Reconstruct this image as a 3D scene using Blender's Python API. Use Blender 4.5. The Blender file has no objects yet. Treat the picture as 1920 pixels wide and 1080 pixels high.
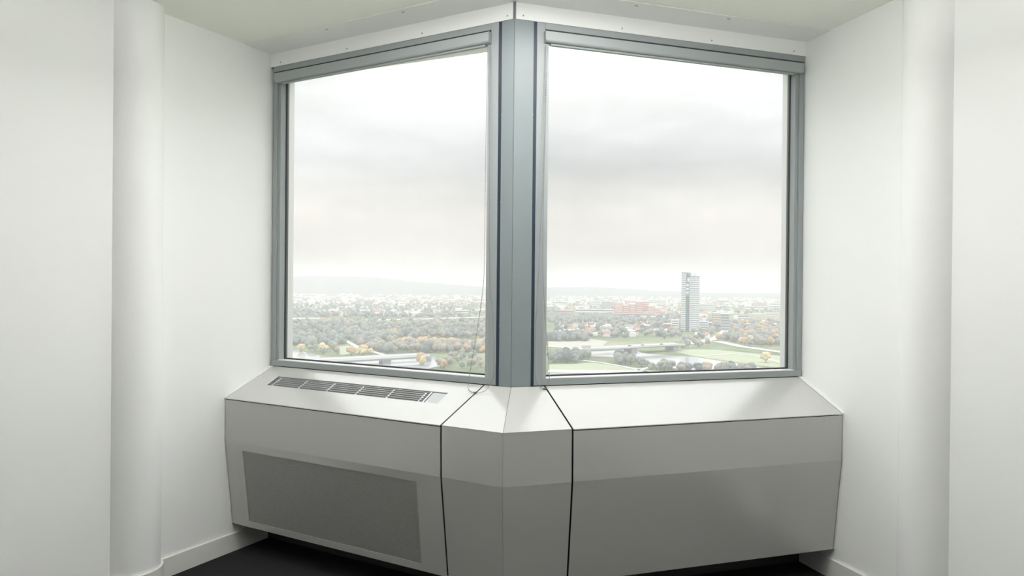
import bpy, bmesh, math, random
from mathutils import Vector, Matrix, noise

random.seed(7)
scene = bpy.context.scene
col = scene.collection

# ------------------------------------------------------------------ camera
F_PX, PITCH, ROLL, EYE = 1306.5, 0.0033, 0.0093, 1.5
cam_data = bpy.data.cameras.new('camera')
cam_data.sensor_width = 36.0
cam_data.lens = F_PX / 1920 * 36.0
cam_data.clip_start, cam_data.clip_end = 0.05, 40000
cam = bpy.data.objects.new('camera', cam_data)
col.objects.link(cam)
c_fwd = Vector((0, math.cos(PITCH), -math.sin(PITCH)))
c_up0 = Vector((0, math.sin(PITCH), math.cos(PITCH)))
c_right0 = Vector((1, 0, 0))
c_right = c_right0 * math.cos(ROLL) + c_up0 * math.sin(ROLL)
c_up = c_up0 * math.cos(ROLL) - c_right0 * math.sin(ROLL)
CAM = Vector((0, 0, EYE))
m = Matrix((c_right, c_up, -c_fwd)).transposed().to_4x4()
m.translation = CAM
cam.matrix_world = m
scene.camera = cam


def ray(px, py):
    return c_fwd + c_right * ((px - 960) / F_PX) - c_up * ((py - 540) / F_PX)


# ------------------------------------------------------------------ colour management
vs = scene.view_settings
vs.view_transform = 'Standard'
vs.look = 'None'
vs.gamma = 1.0
vs.use_curve_mapping = False
vs.exposure = 0.0

# ------------------------------------------------------------------ overcast sky
SKY = 0.83         # overcast sky strength
FILL_UP = 60.0         # upward fill light of two added, unseen pendant lamps
FILL_DOWN = 17.0    # fill light of two added, unseen recessed lamps over the window bay
HAZE = 0.00048     # scattering per metre of the haze over the city
world = bpy.data.worlds.new('overcast_sky')
scene.world = world
world.use_nodes = True
nt = world.node_tree
nt.nodes.clear()


def nd(tree, kind, **kw):
    n = tree.nodes.new(kind)
    for k, v in kw.items():
        setattr(n, k, v)
    return n


w_out = nd(nt, 'ShaderNodeOutputWorld')
w_bg = nd(nt, 'ShaderNodeBackground')
w_tc = nd(nt, 'ShaderNodeTexCoord')
w_sep = nd(nt, 'ShaderNodeSeparateXYZ')
nt.links.new(w_tc.outputs['Generated'], w_sep.inputs[0])
w_ramp = nd(nt, 'ShaderNodeValToRGB')
els = w_ramp.color_ramp.elements
SKY_MAX = 4.0
stops = [(0.0, (.78, .73, .71)), (0.05, (.85, .775, .73)), (0.10, (1.0, .945, .89)), (0.17, (.90, .92, .945)),
         (0.28, (1.42, 1.43, 1.44)), (0.5, (2.35, 2.38, 2.40)), (1.0, (3.4, 3.45, 3.5))]
els[0].position, els[1].position = stops[0][0], stops[-1][0]
for p, c in stops[1:-1]:
    els.new(p)
for e, (p, c) in zip(sorted(els, key=lambda q: q.position), stops):
    e.color = (c[0] / SKY_MAX, c[1] / SKY_MAX, c[2] / SKY_MAX, 1)
nt.links.new(w_sep.outputs['Z'], w_ramp.inputs[0])
w_map = nd(nt, 'ShaderNodeMapping')
w_map.inputs['Scale'].default_value = (2.2, 2.2, 7.5)
w_map.inputs['Location'].default_value = (0.35, 0.1, 0.62)
nt.links.new(w_tc.outputs['Generated'], w_map.inputs[0])
w_noise = nd(nt, 'ShaderNodeTexNoise')
w_noise.inputs['Scale'].default_value = 1.5
w_noise.inputs['Detail'].default_value = 6
w_noise.inputs['Roughness'].default_value = 0.5
nt.links.new(w_map.outputs[0], w_noise.inputs['Vector'])
w_cr = nd(nt, 'ShaderNodeMapRange')
w_cr.inputs['From Min'].default_value = 0.3
w_cr.inputs['From Max'].default_value = 0.7
w_cr.inputs['To Min'].default_value = 0.80 * SKY_MAX
w_cr.inputs['To Max'].default_value = 1.20 * SKY_MAX
nt.links.new(w_noise.outputs[0], w_cr.inputs['Value'])
w_mul = nd(nt, 'ShaderNodeVectorMath', operation='SCALE')
nt.links.new(w_ramp.outputs[0], w_mul.inputs[0])
nt.links.new(w_cr.outputs[0], w_mul.inputs['Scale'])
nt.links.new(w_mul.outputs[0], w_bg.inputs['Color'])
w_bg.inputs['Strength'].default_value = SKY
nt.links.new(w_bg.outputs[0], w_out.inputs['Surface'])

scene.cycles.max_bounces = 16
scene.cycles.diffuse_bounces = 12
scene.cycles.volume_bounces = 3
scene.cycles.transparent_max_bounces = 16

# ------------------------------------------------------------------ room frame: s runs along a window wall, n points outward, z up
A_L, A_R = 0.5034, 0.3049
AX = {'L': (Vector((-math.cos(A_L), math.sin(A_L), 0)), Vector((math.sin(A_L), math.cos(A_L), 0))),
      'R': (Vector((math.cos(A_R), math.sin(A_R), 0)), Vector((-math.sin(A_R), math.cos(A_R), 0)))}
NW = {'L': 2.9144, 'R': 3.1736}       # window frame planes
SW = {'L': 3.2441, 'R': 2.6782}       # side wall planes
Z_CEIL, Z_FASCIA, Z_SILL, Z_FRONT, Z_KINK, Z_BOT = 2.856, 2.7735, 1.0145, 0.8658, 0.6309, 0.1581
D_JOINT, D_FRONT, D_BOT = 0.1842, 0.3064, 0.2515


def W(side, s, d, z):
    """point at s along the wall, d outward of the frame plane (negative: into the room), height z"""
    u, n = AX[side]
    return u * s + n * (NW[side] + d) + Vector((0, 0, z))


def corner(d, z):
    """where the two window planes, both moved outward by d, meet"""
    nl, nr = AX['L'][1], AX['R'][1]
    a, b = NW['L'] + d, NW['R'] + d
    det = nl.x * nr.y - nl.y * nr.x
    return Vector(((a * nr.y - b * nl.y) / det, (nl.x * b - nr.x * a) / det, z))


def corner_s(side, d):
    return corner(d, 0).dot(AX[side][0])


# ------------------------------------------------------------------ materials
def new_mat(name):
    mt = bpy.data.materials.new(name)
    mt.use_nodes = True
    return mt, mt.node_tree, mt.node_tree.nodes['Principled BSDF']


def mat(name, color, rough=0.5, metal=0.0, spec=0.5, var=0.0, scale=8.0, bump=0.0, bump_scale=200.0, coat=0.0):
    mt, t, b = new_mat(name)
    b.inputs['Base Color'].default_value = (*color, 1)
    b.inputs['Roughness'].default_value = rough
    b.inputs['Metallic'].default_value = metal
    b.inputs['Specular IOR Level'].default_value = spec
    b.inputs['Coat Weight'].default_value = coat
    b.inputs['Coat Roughness'].default_value = 0.08
    tc = nd(t, 'ShaderNodeTexCoord')
    if var > 0:
        nz = nd(t, 'ShaderNodeTexNoise')
        nz.inputs['Scale'].default_value = scale
        nz.inputs['Detail'].default_value = 4
        t.links.new(tc.outputs['Object'], nz.inputs['Vector'])
        mx = nd(t, 'ShaderNodeMix', data_type='RGBA')
        mx.inputs['A'].default_value = (*[c * (1 - var) for c in color], 1)
        mx.inputs['B'].default_value = (*[min(1, c * (1 + var)) for c in color], 1)
        t.links.new(nz.outputs[0], mx.inputs['Factor'])
        t.links.new(mx.outputs['Result'], b.inputs['Base Color'])
    if bump > 0:
        nb = nd(t, 'ShaderNodeTexNoise')
        nb.inputs['Scale'].default_value = bump_scale
        nb.inputs['Detail'].default_value = 3
        t.links.new(tc.outputs['Object'], nb.inputs['Vector'])
        bp = nd(t, 'ShaderNodeBump')
        bp.inputs['Strength'].default_value = bump
        bp.inputs['Distance'].default_value = 0.002
        t.links.new(nb.outputs[0], bp.inputs['Height'])
        t.links.new(bp.outputs[0], b.inputs['Normal'])
    return mt


M = {}
M['wall'] = mat('wall_paint', (.90, .905, .895), .6, spec=.3, var=.012, scale=3, bump=.12, bump_scale=260)
M['ceiling'] = mat('ceiling_paint', (.93, .93, .885), .7, spec=.25, bump=.06)
M['panel'] = mat('pelmet_lacquer', (.88, .885, .87), .4, spec=.4)
M['cover'] = mat('cover_lacquer', (.46, .46, .445), .16, spec=.5, var=.01, scale=2, coat=1.0)
M['cover'].node_tree.nodes['Principled BSDF'].inputs['Coat IOR'].default_value = 1.72
M['cover'].node_tree.nodes['Principled BSDF'].inputs['Coat Roughness'].default_value = .18
M['skirting'] = mat('skirting_white', (.74, .74, .71), .45, spec=.4)
M['alu'] = mat('frame_grey', (.30, .325, .33), .42, spec=.5, var=.01, scale=4)
M['alu_pale'] = mat('outer_frame_pale', (.90, .90, .90), .45)
M['cassette'] = mat('cassette_grey', (.36, .385, .39), .38, spec=.5)
M['post'] = mat('post_grey', (.21, .24, .255), .4, spec=.5, var=.015, scale=3)
M['gasket'] = mat('gasket_dark_blue', (.020, .032, .052), .45, spec=.4)
M['rubber'] = mat('rubber_dark', (.03, .032, .035), .6)
M['dark'] = mat('cavity_dark', (.015, .015, .015), .9, spec=.1)
M['slat'] = mat('grille_aluminium', (.42, .43, .43), .35, metal=.5)
M['slat_top'] = mat('grille_bar_bright', (.72, .73, .73), .3, metal=.4)
M['plate'] = mat('blank_plate_grey', (.42, .44, .46), .35, spec=.4)
M['bead'] = mat('chain_bead_steel', (.22, .22, .22), .3, metal=.5)
M['screw'] = mat('screw_head', (.36, .37, .37), .4, metal=.5)
M['carpet'] = mat('carpet_charcoal', (.022, .022, .024), 1.0, spec=.05, var=.5, scale=420, bump=.8, bump_scale=700)
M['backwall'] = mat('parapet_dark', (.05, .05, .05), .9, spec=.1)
M['ledge'] = mat('ledge_highlight', (.90, .90, .90), .3, metal=.2, spec=.7)  # white base colour stands in for sky reflected on the rail top
M['film'] = mat('sealant_film', (.80, .77, .78), .6)
_t = M['film'].node_tree
_tl = _t.nodes.new('ShaderNodeBsdfTranslucent')
_tl.inputs[0].default_value = (.88, .85, .86, 1)
_ms = _t.nodes.new('ShaderNodeMixShader')
_ms.inputs[0].default_value = .75
_t.links.new(_t.nodes['Principled BSDF'].outputs[0], _ms.inputs[1])
_t.links.new(_tl.outputs[0], _ms.inputs[2])
_t.links.new(_ms.outputs[0], _t.nodes['Material Output'].inputs['Surface'])


def perforated():
    mt, t, b = new_mat('perforated_sheet')
    tc = nd(t, 'ShaderNodeTexCoord')
    sp = nd(t, 'ShaderNodeSeparateXYZ')
    t.links.new(tc.outputs['UV'], sp.inputs[0])

    def cell(sock, off):
        a = nd(t, 'ShaderNodeMath', operation='ADD')
        t.links.new(sock, a.inputs[0])
        a.inputs[1].default_value = off
        fr = nd(t, 'ShaderNodeMath', operation='FRACT')
        t.links.new(a.outputs[0], fr.inputs[0])
        s = nd(t, 'ShaderNodeMath', operation='SUBTRACT')
        t.links.new(fr.outputs[0], s.inputs[0])
        s.inputs[1].default_value = .5
        p = nd(t, 'ShaderNodeMath', operation='POWER')
        t.links.new(s.outputs[0], p.inputs[0])
        p.inputs[1].default_value = 2
        return p.outputs[0]

    def dots(off):
        ad = nd(t, 'ShaderNodeMath', operation='ADD')
        t.links.new(cell(sp.outputs[0], off), ad.inputs[0])
        t.links.new(cell(sp.outputs[1], off), ad.inputs[1])
        lt = nd(t, 'ShaderNodeMath', operation='LESS_THAN')
        t.links.new(ad.outputs[0], lt.inputs[0])
        lt.inputs[1].default_value = .075
        return lt.outputs[0]
    mxm = nd(t, 'ShaderNodeMath', operation='MAXIMUM')
    t.links.new(dots(0.0), mxm.inputs[0])
    t.links.new(dots(0.5), mxm.inputs[1])
    mx = nd(t, 'ShaderNodeMix', data_type='RGBA')
    mx.inputs['A'].default_value = (.50, .50, .48, 1)
    mx.inputs['B'].default_value = (.02, .02, .02, 1)
    t.links.new(mxm.outputs[0], mx.inputs['Factor'])
    t.links.new(mx.outputs['Result'], b.inputs['Base Color'])
    b.inputs['Roughness'].default_value = .45
    return mt


M['mesh'] = perforated()


def glass_mat():
    mt = bpy.data.materials.new('window_glass')
    mt.use_nodes = True
    t = mt.node_tree
    t.nodes.clear()
    o = nd(t, 'ShaderNodeOutputMaterial')
    tr = nd(t, 'ShaderNodeBsdfTransparent')
    tr.inputs[0].default_value = (.985, .985, .985, 1)
    gl = nd(t, 'ShaderNodeBsdfGlossy')
    gl.inputs['Roughness'].default_value = 0.0
    fr = nd(t, 'ShaderNodeFresnel')
    fr.inputs['IOR'].default_value = 1.45
    m1 = nd(t, 'ShaderNodeMixShader')
    t.links.new(fr.outputs[0], m1.inputs[0])
    t.links.new(tr.outputs[0], m1.inputs[1])
    t.links.new(gl.outputs[0], m1.inputs[2])
    # thin film of dust on the outside of the pane
    du = nd(t, 'ShaderNodeBsdfTranslucent')
    du.inputs[0].default_value = (.9, .9, .9, 1)
    tc = nd(t, 'ShaderNodeTexCoord')
    nz = nd(t, 'ShaderNodeTexNoise')
    mp = nd(t, 'ShaderNodeMapping')
    mp.inputs['Scale'].default_value = (3.0, 3.0, .6)
    t.links.new(tc.outputs['Object'], mp.inputs[0])
    t.links.new(mp.outputs[0], nz.inputs['Vector'])
    nz.inputs['Scale'].default_value = 2.0
    nz.inputs['Detail'].default_value = 3
    mr = nd(t, 'ShaderNodeMapRange')
    mr.inputs['To Min'].default_value = .17
    mr.inputs['To Max'].default_value = .27
    t.links.new(nz.outputs[0], mr.inputs['Value'])
    m2 = nd(t, 'ShaderNodeMixShader')
    t.links.new(mr.outputs[0], m2.inputs[0])
    t.links.new(m1.outputs[0], m2.inputs[1])
    t.links.new(du.outputs[0], m2.inputs[2])
    t.links.new(m2.outputs[0], o.inputs['Surface'])
    return mt


M['glass'] = glass_mat()


# ------------------------------------------------------------------ mesh helpers
class MB:
    def __init__(self):
        self.v, self.f, self.mi, self.uv = [], [], [], {}

    def poly(self, pts, mi=0):
        k = len(self.v)
        self.v += [Vector(p) for p in pts]
        self.f.append(list(range(k, k + len(pts))))
        self.mi.append(mi)
        return len(self.f) - 1

    def hexa(self, a, b, mi=0):
        """closed solid between two matching loops a and b"""
        k = len(self.v)
        n = len(a)
        self.v += [Vector(p) for p in a] + [Vector(p) for p in b]
        self.f += [list(range(k, k + n)), list(range(k + n, k + 2 * n))]
        self.mi += [mi, mi]
        for i in range(n):
            j = (i + 1) % n
            self.f.append([k + i, k + j, k + n + j, k + n + i])
            self.mi.append(mi)
        return self

    def box(self, x0, x1, y0, y1, z0, z1, mi=0):
        return self.hexa([(x0, y0, z0), (x1, y0, z0), (x1, y1, z0), (x0, y1, z0)],
                         [(x0, y0, z1), (x1, y0, z1), (x1, y1, z1), (x0, y1, z1)], mi)

    def wbox(self, side, s0, s1, d0, d1, z0, z1, mi=0):
        a = [W(side, s0, d0, z0), W(side, s1, d0, z0), W(side, s1, d1, z0), W(side, s0, d1, z0)]
        b = [p + Vector((0, 0, z1 - z0)) for p in a]
        return self.hexa(a, b, mi)

    def prof(self, side, prof, s0, s1, mi=0):
        """profile of (d,z) swept along s; s0/s1 numbers or functions of (d,z)"""
        f0 = s0 if callable(s0) else (lambda d, z: s0)
        f1 = s1 if callable(s1) else (lambda d, z: s1)
        a = [W(side, f0(d, z), d, z) for d, z in prof]
        b = [W(side, f1(d, z), d, z) for d, z in prof]
        return self.hexa(a, b, mi)

    def tube(self, pts, r, seg=8, mi=0):
        rings = []
        for i, p in enumerate(pts):
            p = Vector(p)
            t = (Vector(pts[min(i + 1, len(pts) - 1)]) - Vector(pts[max(i - 1, 0)])).normalized()
            a = t.orthogonal().normalized()
            b = t.cross(a)
            k = len(self.v)
            self.v += [p + (a * math.cos(2 * math.pi * j / seg) + b * math.sin(2 * math.pi * j / seg)) * r for j in range(seg)]
            rings.append(k)
        for k0, k1 in zip(rings, rings[1:]):
            for j in range(seg):
                self.f.append([k0 + j, k0 + (j + 1) % seg, k1 + (j + 1) % seg, k1 + j])
                self.mi.append(mi)
        self.f.append([rings[0] + j for j in range(seg)])
        self.f.append([rings[-1] + j for j in range(seg)])
        self.mi += [mi, mi]
        return self

    def ball(self, c, r, mi=0):
        k = len(self.v)
        c = Vector(c)
        self.v += [c + Vector((0, 0, r)), c - Vector((0, 0, r))]
        for h in (.45, -.45):
            q = math.sqrt(1 - h * h)
            for j in range(5):
                an = 2 * math.pi * (j + (.5 if h < 0 else 0)) / 5
                self.v.append(c + Vector((math.cos(an) * q, math.sin(an) * q, h)) * r)
        for j in range(5):
            a, b = k + 2 + j, k + 2 + (j + 1) % 5
            d, e = k + 7 + j, k + 7 + (j + 1) % 5
            self.f += [[k, a, b], [a, d, b], [b, d, e], [k + 1, e, d]]
            self.mi += [mi] * 4
        return self

    def mesh(self, name, mats, smooth=False, origin=None):
        if origin is None:
            xs = [p.x for p in self.v]
            ys = [p.y for p in self.v]
            origin = Vector(((min(xs) + max(xs)) / 2, (min(ys) + max(ys)) / 2, min(p.z for p in self.v)))
        me = bpy.data.meshes.new(name)
        me.from_pydata([p - origin for p in self.v], [], self.f)
        for mt in mats:
            me.materials.append(mt)
        for pl, k in zip(me.polygons, self.mi):
            pl.material_index = k
            pl.use_smooth = smooth
        bm = bmesh.new()
        bm.from_mesh(me)
        bmesh.ops.recalc_face_normals(bm, faces=bm.faces)
        bm.to_mesh(me)
        bm.free()
        me.update()
        return me, origin

    def build(self, name, mats, parent=None, smooth=False, bevel=0.0, origin=None):
        if not isinstance(mats, (list, tuple)):
            mats = [mats]
        me, org = self.mesh(name, mats, smooth, origin)
        o = bpy.data.objects.new(name, me)
        col.objects.link(o)
        place(o, org, parent)
        if bevel:
            b = o.modifiers.new('bevel', 'BEVEL')
            b.width = bevel
            b.segments = 2
            b.limit_method = 'ANGLE'
        return o


WORLD_POS = {}


def place(o, pos, parent=None):
    pos = Vector(pos)
    WORLD_POS[o] = pos
    if parent is not None:
        o.parent = parent
        o.location = pos - WORLD_POS[parent]
    else:
        o.location = pos


def tag(o, label=None, cat=None, group=None, kind=None):
    if label:
        o['label'] = label
    if cat:
        o['category'] = cat
    if group:
        o['group'] = group
    if kind:
        o['kind'] = kind
    return o


def empty(name, pos):
    o = bpy.data.objects.new(name, None)
    o.empty_display_size = .1
    col.objects.link(o)
    place(o, pos)
    return o


def struct(o, label, cat=None):
    return tag(o, label, cat, kind='structure')


# ------------------------------------------------------------------ room shell
def wall_pt(side, s, n):
    u, nn = AX[side]
    return u * s + nn * n


Y_BACK = -2.2


def n_at_y(side, s, y):
    u, n = AX[side]
    return (y - (u * s).y) / n.y


nbl, nbr = n_at_y('L', SW['L'], Y_BACK), n_at_y('R', SW['R'], Y_BACK)
plan = [wall_pt('L', SW['L'] + .12, nbl - .15), wall_pt('L', SW['L'] + .12, NW['L'] + .12), corner(.12, 0),
        wall_pt('R', SW['R'] + .12, NW['R'] + .12), wall_pt('R', SW['R'] + .12, nbr - .15)]
b = MB()
b.hexa([p + Vector((0, 0, -.2)) for p in plan], [p.copy() for p in plan])
struct(b.build('floor', M['carpet']), 'charcoal carpet floor running under the window covers')
b = MB()
b.hexa([p + Vector((0, 0, Z_CEIL)) for p in plan], [p + Vector((0, 0, Z_CEIL + .25)) for p in plan])
struct(b.build('ceiling', M['ceiling']), 'plain off-white painted ceiling')
for side, nm, nb_ in (('L', 'left', nbl), ('R', 'right', nbr)):
    b = MB()
    a = [wall_pt(side, SW[side], nb_), wall_pt(side, SW[side], NW[side] + .12),
         wall_pt(side, SW[side] + .14, NW[side] + .12), wall_pt(side, SW[side] + .14, nb_)]
    b.hexa(a, [p + Vector((0, 0, Z_CEIL)) for p in a])
    struct(b.build('wall_' + nm, M['wall']), 'white painted side wall running into the window reveal')
b = MB()
pl_, pr_ = wall_pt('L', SW['L'] + .2, nbl), wall_pt('R', SW['R'] + .2, nbr)
b.box(pl_.x, pr_.x, Y_BACK - .15, Y_BACK, 0, Z_CEIL)
struct(b.build('wall_back', M['wall']), 'white painted back wall of the office')

# engaged round columns and skirting
COLS = {'L': (2.098, .131, .034), 'R': (2.392, .126, .030)}


def column_arc(side, r_extra=0.0, seg=28):
    nc, r, off = COLS[side]
    r = r + r_extra
    s_wall = SW[side] - r_extra
    sc_ = SW[side] + off
    half = math.acos((sc_ - s_wall) / r)
    pts = []
    for i in range(seg + 1):
        t = -half + 2 * half * i / seg
        pts.append((sc_ - r * math.cos(t), nc + r * math.sin(t)))
    return pts


for side, nm in (('L', 'left'), ('R', 'right')):
    arc = column_arc(side)
    b = MB()
    a = [wall_pt(side, s, n) for s, n in arc]
    for i in range(len(a) - 1):
        b.poly([a[i], a[i + 1], a[i + 1] + Vector((0, 0, Z_CEIL)), a[i] + Vector((0, 0, Z_CEIL))])
    o = b.build('column', M['wall'], smooth=True)
    bm = bmesh.new()
    bm.from_mesh(o.data)
    bmesh.ops.remove_doubles(bm, verts=bm.verts, dist=1e-5)
    bmesh.ops.recalc_face_normals(bm, faces=bm.faces)
    bm.faces.ensure_lookup_table()
    if bm.faces[len(bm.faces) // 2].normal.dot(AX[side][0]) > 0:
        bmesh.ops.reverse_faces(bm, faces=bm.faces)
    bm.to_mesh(o.data)
    bm.free()
    struct(o, 'white half-round column on the %s side wall' % nm)
    # skirting board follows wall and column
    t = .013
    path_out = [(SW[side] - t, nb_) for nb_ in ((nbl if side == 'L' else nbr) + .02,)] + column_arc(side, t, 24) + [(SW[side] - t, NW[side] - .004)]
    path_in = [(SW[side] + .02, q[1]) for q in path_out]
    b = MB()
    for i in range(len(path_out) - 1):
        q = [path_out[i], path_out[i + 1], path_in[i + 1], path_in[i]]
        lo = [wall_pt(side, s, n) + Vector((0, 0, .0)) for s, n in q]
        hi = [wall_pt(side, s, n) + Vector((0, 0, .10)) for s, n in q]
        b.poly([lo[0], lo[1], hi[1], hi[0]])
        b.poly([hi[0], hi[1], hi[2], hi[3]])
    o = b.build('baseboard_' + nm, M['skirting'])
    bm = bmesh.new()
    bm.from_mesh(o.data)
    bmesh.ops.remove_doubles(bm, verts=bm.verts, dist=1e-5)
    bmesh.ops.recalc_face_normals(bm, faces=bm.faces)
    bm.to_mesh(o.data)
    bm.free()
    struct(o, 'white skirting board curving around the %s column' % nm)
    # end of the skirting under the cover, parapet and lintel behind the covers and panels
    b = MB()
    b.wbox(side, corner_s(side, .0) - .0, SW[side], 0.0, .12, 0, Z_SILL - .004)
    struct(b.build('wall_parapet_' + nm, M['backwall']), 'dark parapet wall under the %s window behind the cover' % nm)
    b = MB()
    b.wbox(side, corner_s(side, .0) - .0, SW[side], .004, .12, Z_FASCIA, Z_CEIL)
    struct(b.build('wall_lintel_' + nm, M['backwall']), 'concealed lintel above the %s window' % nm)

# ------------------------------------------------------------------ windows
FR = {'L': dict(s_in=1.6913, s_out=SW['L'] - .022, post=1.6734), 'R': dict(s_in=1.1139, s_out=SW['R'] - .004, post=1.0976)}
Z_RAIL = 1.050      # top of the bottom rail
Z_HEAD = 2.686      # underside of the head
GL = .060           # pane depth behind the frame face
for side, num, nm in (('L', 1, 'left'), ('R', 2, 'right')):
    q = FR[side]
    s0, s1 = q['s_in'], q['s_out']
    fw, bw = .042, .022
    root = empty('window_%d' % num, W(side, (s0 + s1) / 2, 0, Z_SILL))
    struct(root, 'large fixed grey aluminium window on the %s side of the corner post' % nm)
    # outer frame: two stiles, head, bottom rail
    b = MB()
    b.wbox(side, s0, s0 + fw, 0, .10, Z_SILL + .003, Z_FASCIA)
    b.build('stile', M['alu'], root, bevel=.0012)
    b = MB()
    b.wbox(side, s1 - fw + .012, s1, 0.004, .10, Z_RAIL, Z_FASCIA)
    b.build('stile', M['alu'], root, bevel=.0012)
    b = MB()
    b.wbox(side, s0 + fw, s1, 0, .075, Z_FASCIA - .031, Z_FASCIA)
    b.build('head_rail', M['alu'], root, bevel=.0012)
    b = MB()
    b.prof(side, [(0, Z_SILL + .003), (0, Z_RAIL), (GL + .02, Z_RAIL - .001), (.10, Z_RAIL - .008), (.10, Z_SILL + .003)], s0 + fw, s1)
    b.build('bottom_rail', M['alu'], root, bevel=.0012)
    # glazing beads
    i0, i1 = s0 + fw + bw, s1 - fw + .012 - bw
    b = MB()
    b.wbox(side, s0 + fw, i0, .006, GL, Z_RAIL - .006, Z_FASCIA - .03)
    b.build('glazing_bead', M['cassette'], root, bevel=.0015)
    b = MB()
    b.wbox(side, i1, s1 - fw + .012, .012, GL, Z_RAIL, Z_FASCIA - .03)
    b.build('glazing_bead', M['alu'], root, bevel=.0015)
    b = MB()
    b.wbox(side, i0, i1, .02, GL, Z_HEAD, Z_FASCIA - .03)
    b.build('glazing_bead', M['cassette'], root, bevel=.0015)
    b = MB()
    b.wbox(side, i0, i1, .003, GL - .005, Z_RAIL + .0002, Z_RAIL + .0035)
    b.build('highlight_ledge', M['ledge'], root)  # added pale strip that paints the bright highlight along the bottom rail
    b = MB()
    b.wbox(side, s0 + fw, s1 - .006, .0005, .02, Z_FASCIA - .0385, Z_FASCIA - .0312)
    b.build('gap_shade_strip', M['rubber'], root)  # near-black strip painting the shade in the gap above the cassette
    # black rubber seal round the pane
    b = MB()
    g = .007
    b.wbox(side, i0, i0 + .003, GL - .012, GL + .012, Z_RAIL, Z_HEAD)
    b.wbox(side, i1 - .004, i1, GL - .010, GL + .012, Z_RAIL, Z_HEAD)
    b.wbox(side, i0, i1, GL - .004, GL + .012, Z_RAIL + .003, Z_RAIL + .0105)
    b.build('rubber_seal', M['rubber'], root)
    # pane
    b = MB()
    b.wbox(side, i0 - .004, i1 + .004, GL, GL + .006, Z_RAIL - .002, Z_HEAD + .01)
    pane = b.build('pane', M['glass'], root)
    # only the inner skin carries the glass shader as a single thin sheet
    bm = bmesh.new()
    bm.from_mesh(pane.data)
    bm.faces.ensure_lookup_table()
    nn = AX[side][1]
    keep = min(bm.faces, key=lambda f: (f.calc_center_median().dot(nn)) + (0 if abs(f.normal.dot(nn)) > .9 else 10))
    bmesh.ops.delete(bm, geom=[f for f in bm.faces if f is not keep], context='FACES')
    bm.to_mesh(pane.data)
    bm.free()
    # pale outer frame seen through the glass
    b = MB()
    b.wbox(side, i1 + .001, i1 + .03, GL + .012, GL + .058, Z_SILL, Z_FASCIA)
    b.build('outer_frame', M['alu_pale'], root)
    b = MB()
    b.wbox(side, i0 - .03, i0 - .002, GL + .012, GL + .05, Z_SILL, Z_FASCIA)
    b.build('outer_frame', M['alu_pale'], root)
    b = MB()
    b.wbox(side, i0 - .03, i1 + .03, GL + .012, GL + .05, Z_HEAD + .03, Z_FASCIA)
    b.build('outer_frame', M['alu_pale'], root)
    if side == 'L':
        # torn strip of sealing film left under the head
        b = MB()
        rnd = random.Random(3)
        n = 90
        top, low = [], []
        for k in range(n + 1):
            tt = k / n
            s = i0 + .003 + tt * .80
            h = .026 * (1 - tt) ** 1.1 + .002 + (rnd.random() - .5) * .004 * (1 - tt)
            top.append((s, Z_HEAD + .004))
            low.append((s, Z_HEAD - h))
        for k in range(n):
            fr = [W(side, low[k][0], GL - .002, low[k][1]), W(side, low[k + 1][0], GL - .002, low[k + 1][1]),
                  W(side, top[k + 1][0], GL - .002, top[k + 1][1]), W(side, top[k][0], GL - .002, top[k][1])]
            b.poly(fr)
        b.build('sealing_film', M['film'], root)

# corner post between the windows
pl0, pr0 = FR['L']['post'], FR['R']['post']
root = empty('trim_1', corner(0, 0))
struct(root, 'grey metal corner post between the two windows')
for side, p0, nm in (('L', pl0, 'post_cover'), ('R', pr0, 'post_cover')):
    b = MB()
    sa, sb = corner_s(side, 0) + .0006, corner_s(side, .1) + .0006
    a = [W(side, p0, 0, Z_SILL + .0), W(side, sa, 0, Z_SILL), W(side, sb, .1, Z_SILL), W(side, p0, .1, Z_SILL)]
    b.hexa(a, [p + Vector((0, 0, Z_CEIL - Z_SILL)) for p in a])
    b.build(nm, M['post'], root, bevel=.0012)
    b = MB()
    b.wbox(side, p0, FR[side]['s_in'], .004, .1, Z_SILL, Z_FASCIA)
    b.build('rubber_gasket', M['gasket'], root)
    for z in (2.32, 1.90, 1.30):
        b = MB()
        b.wbox(side, p0 - .004, p0 - .0005, -.0008, .002, z, z + .008)
        b.build('fixing_clip', M['screw'], root)

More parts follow.
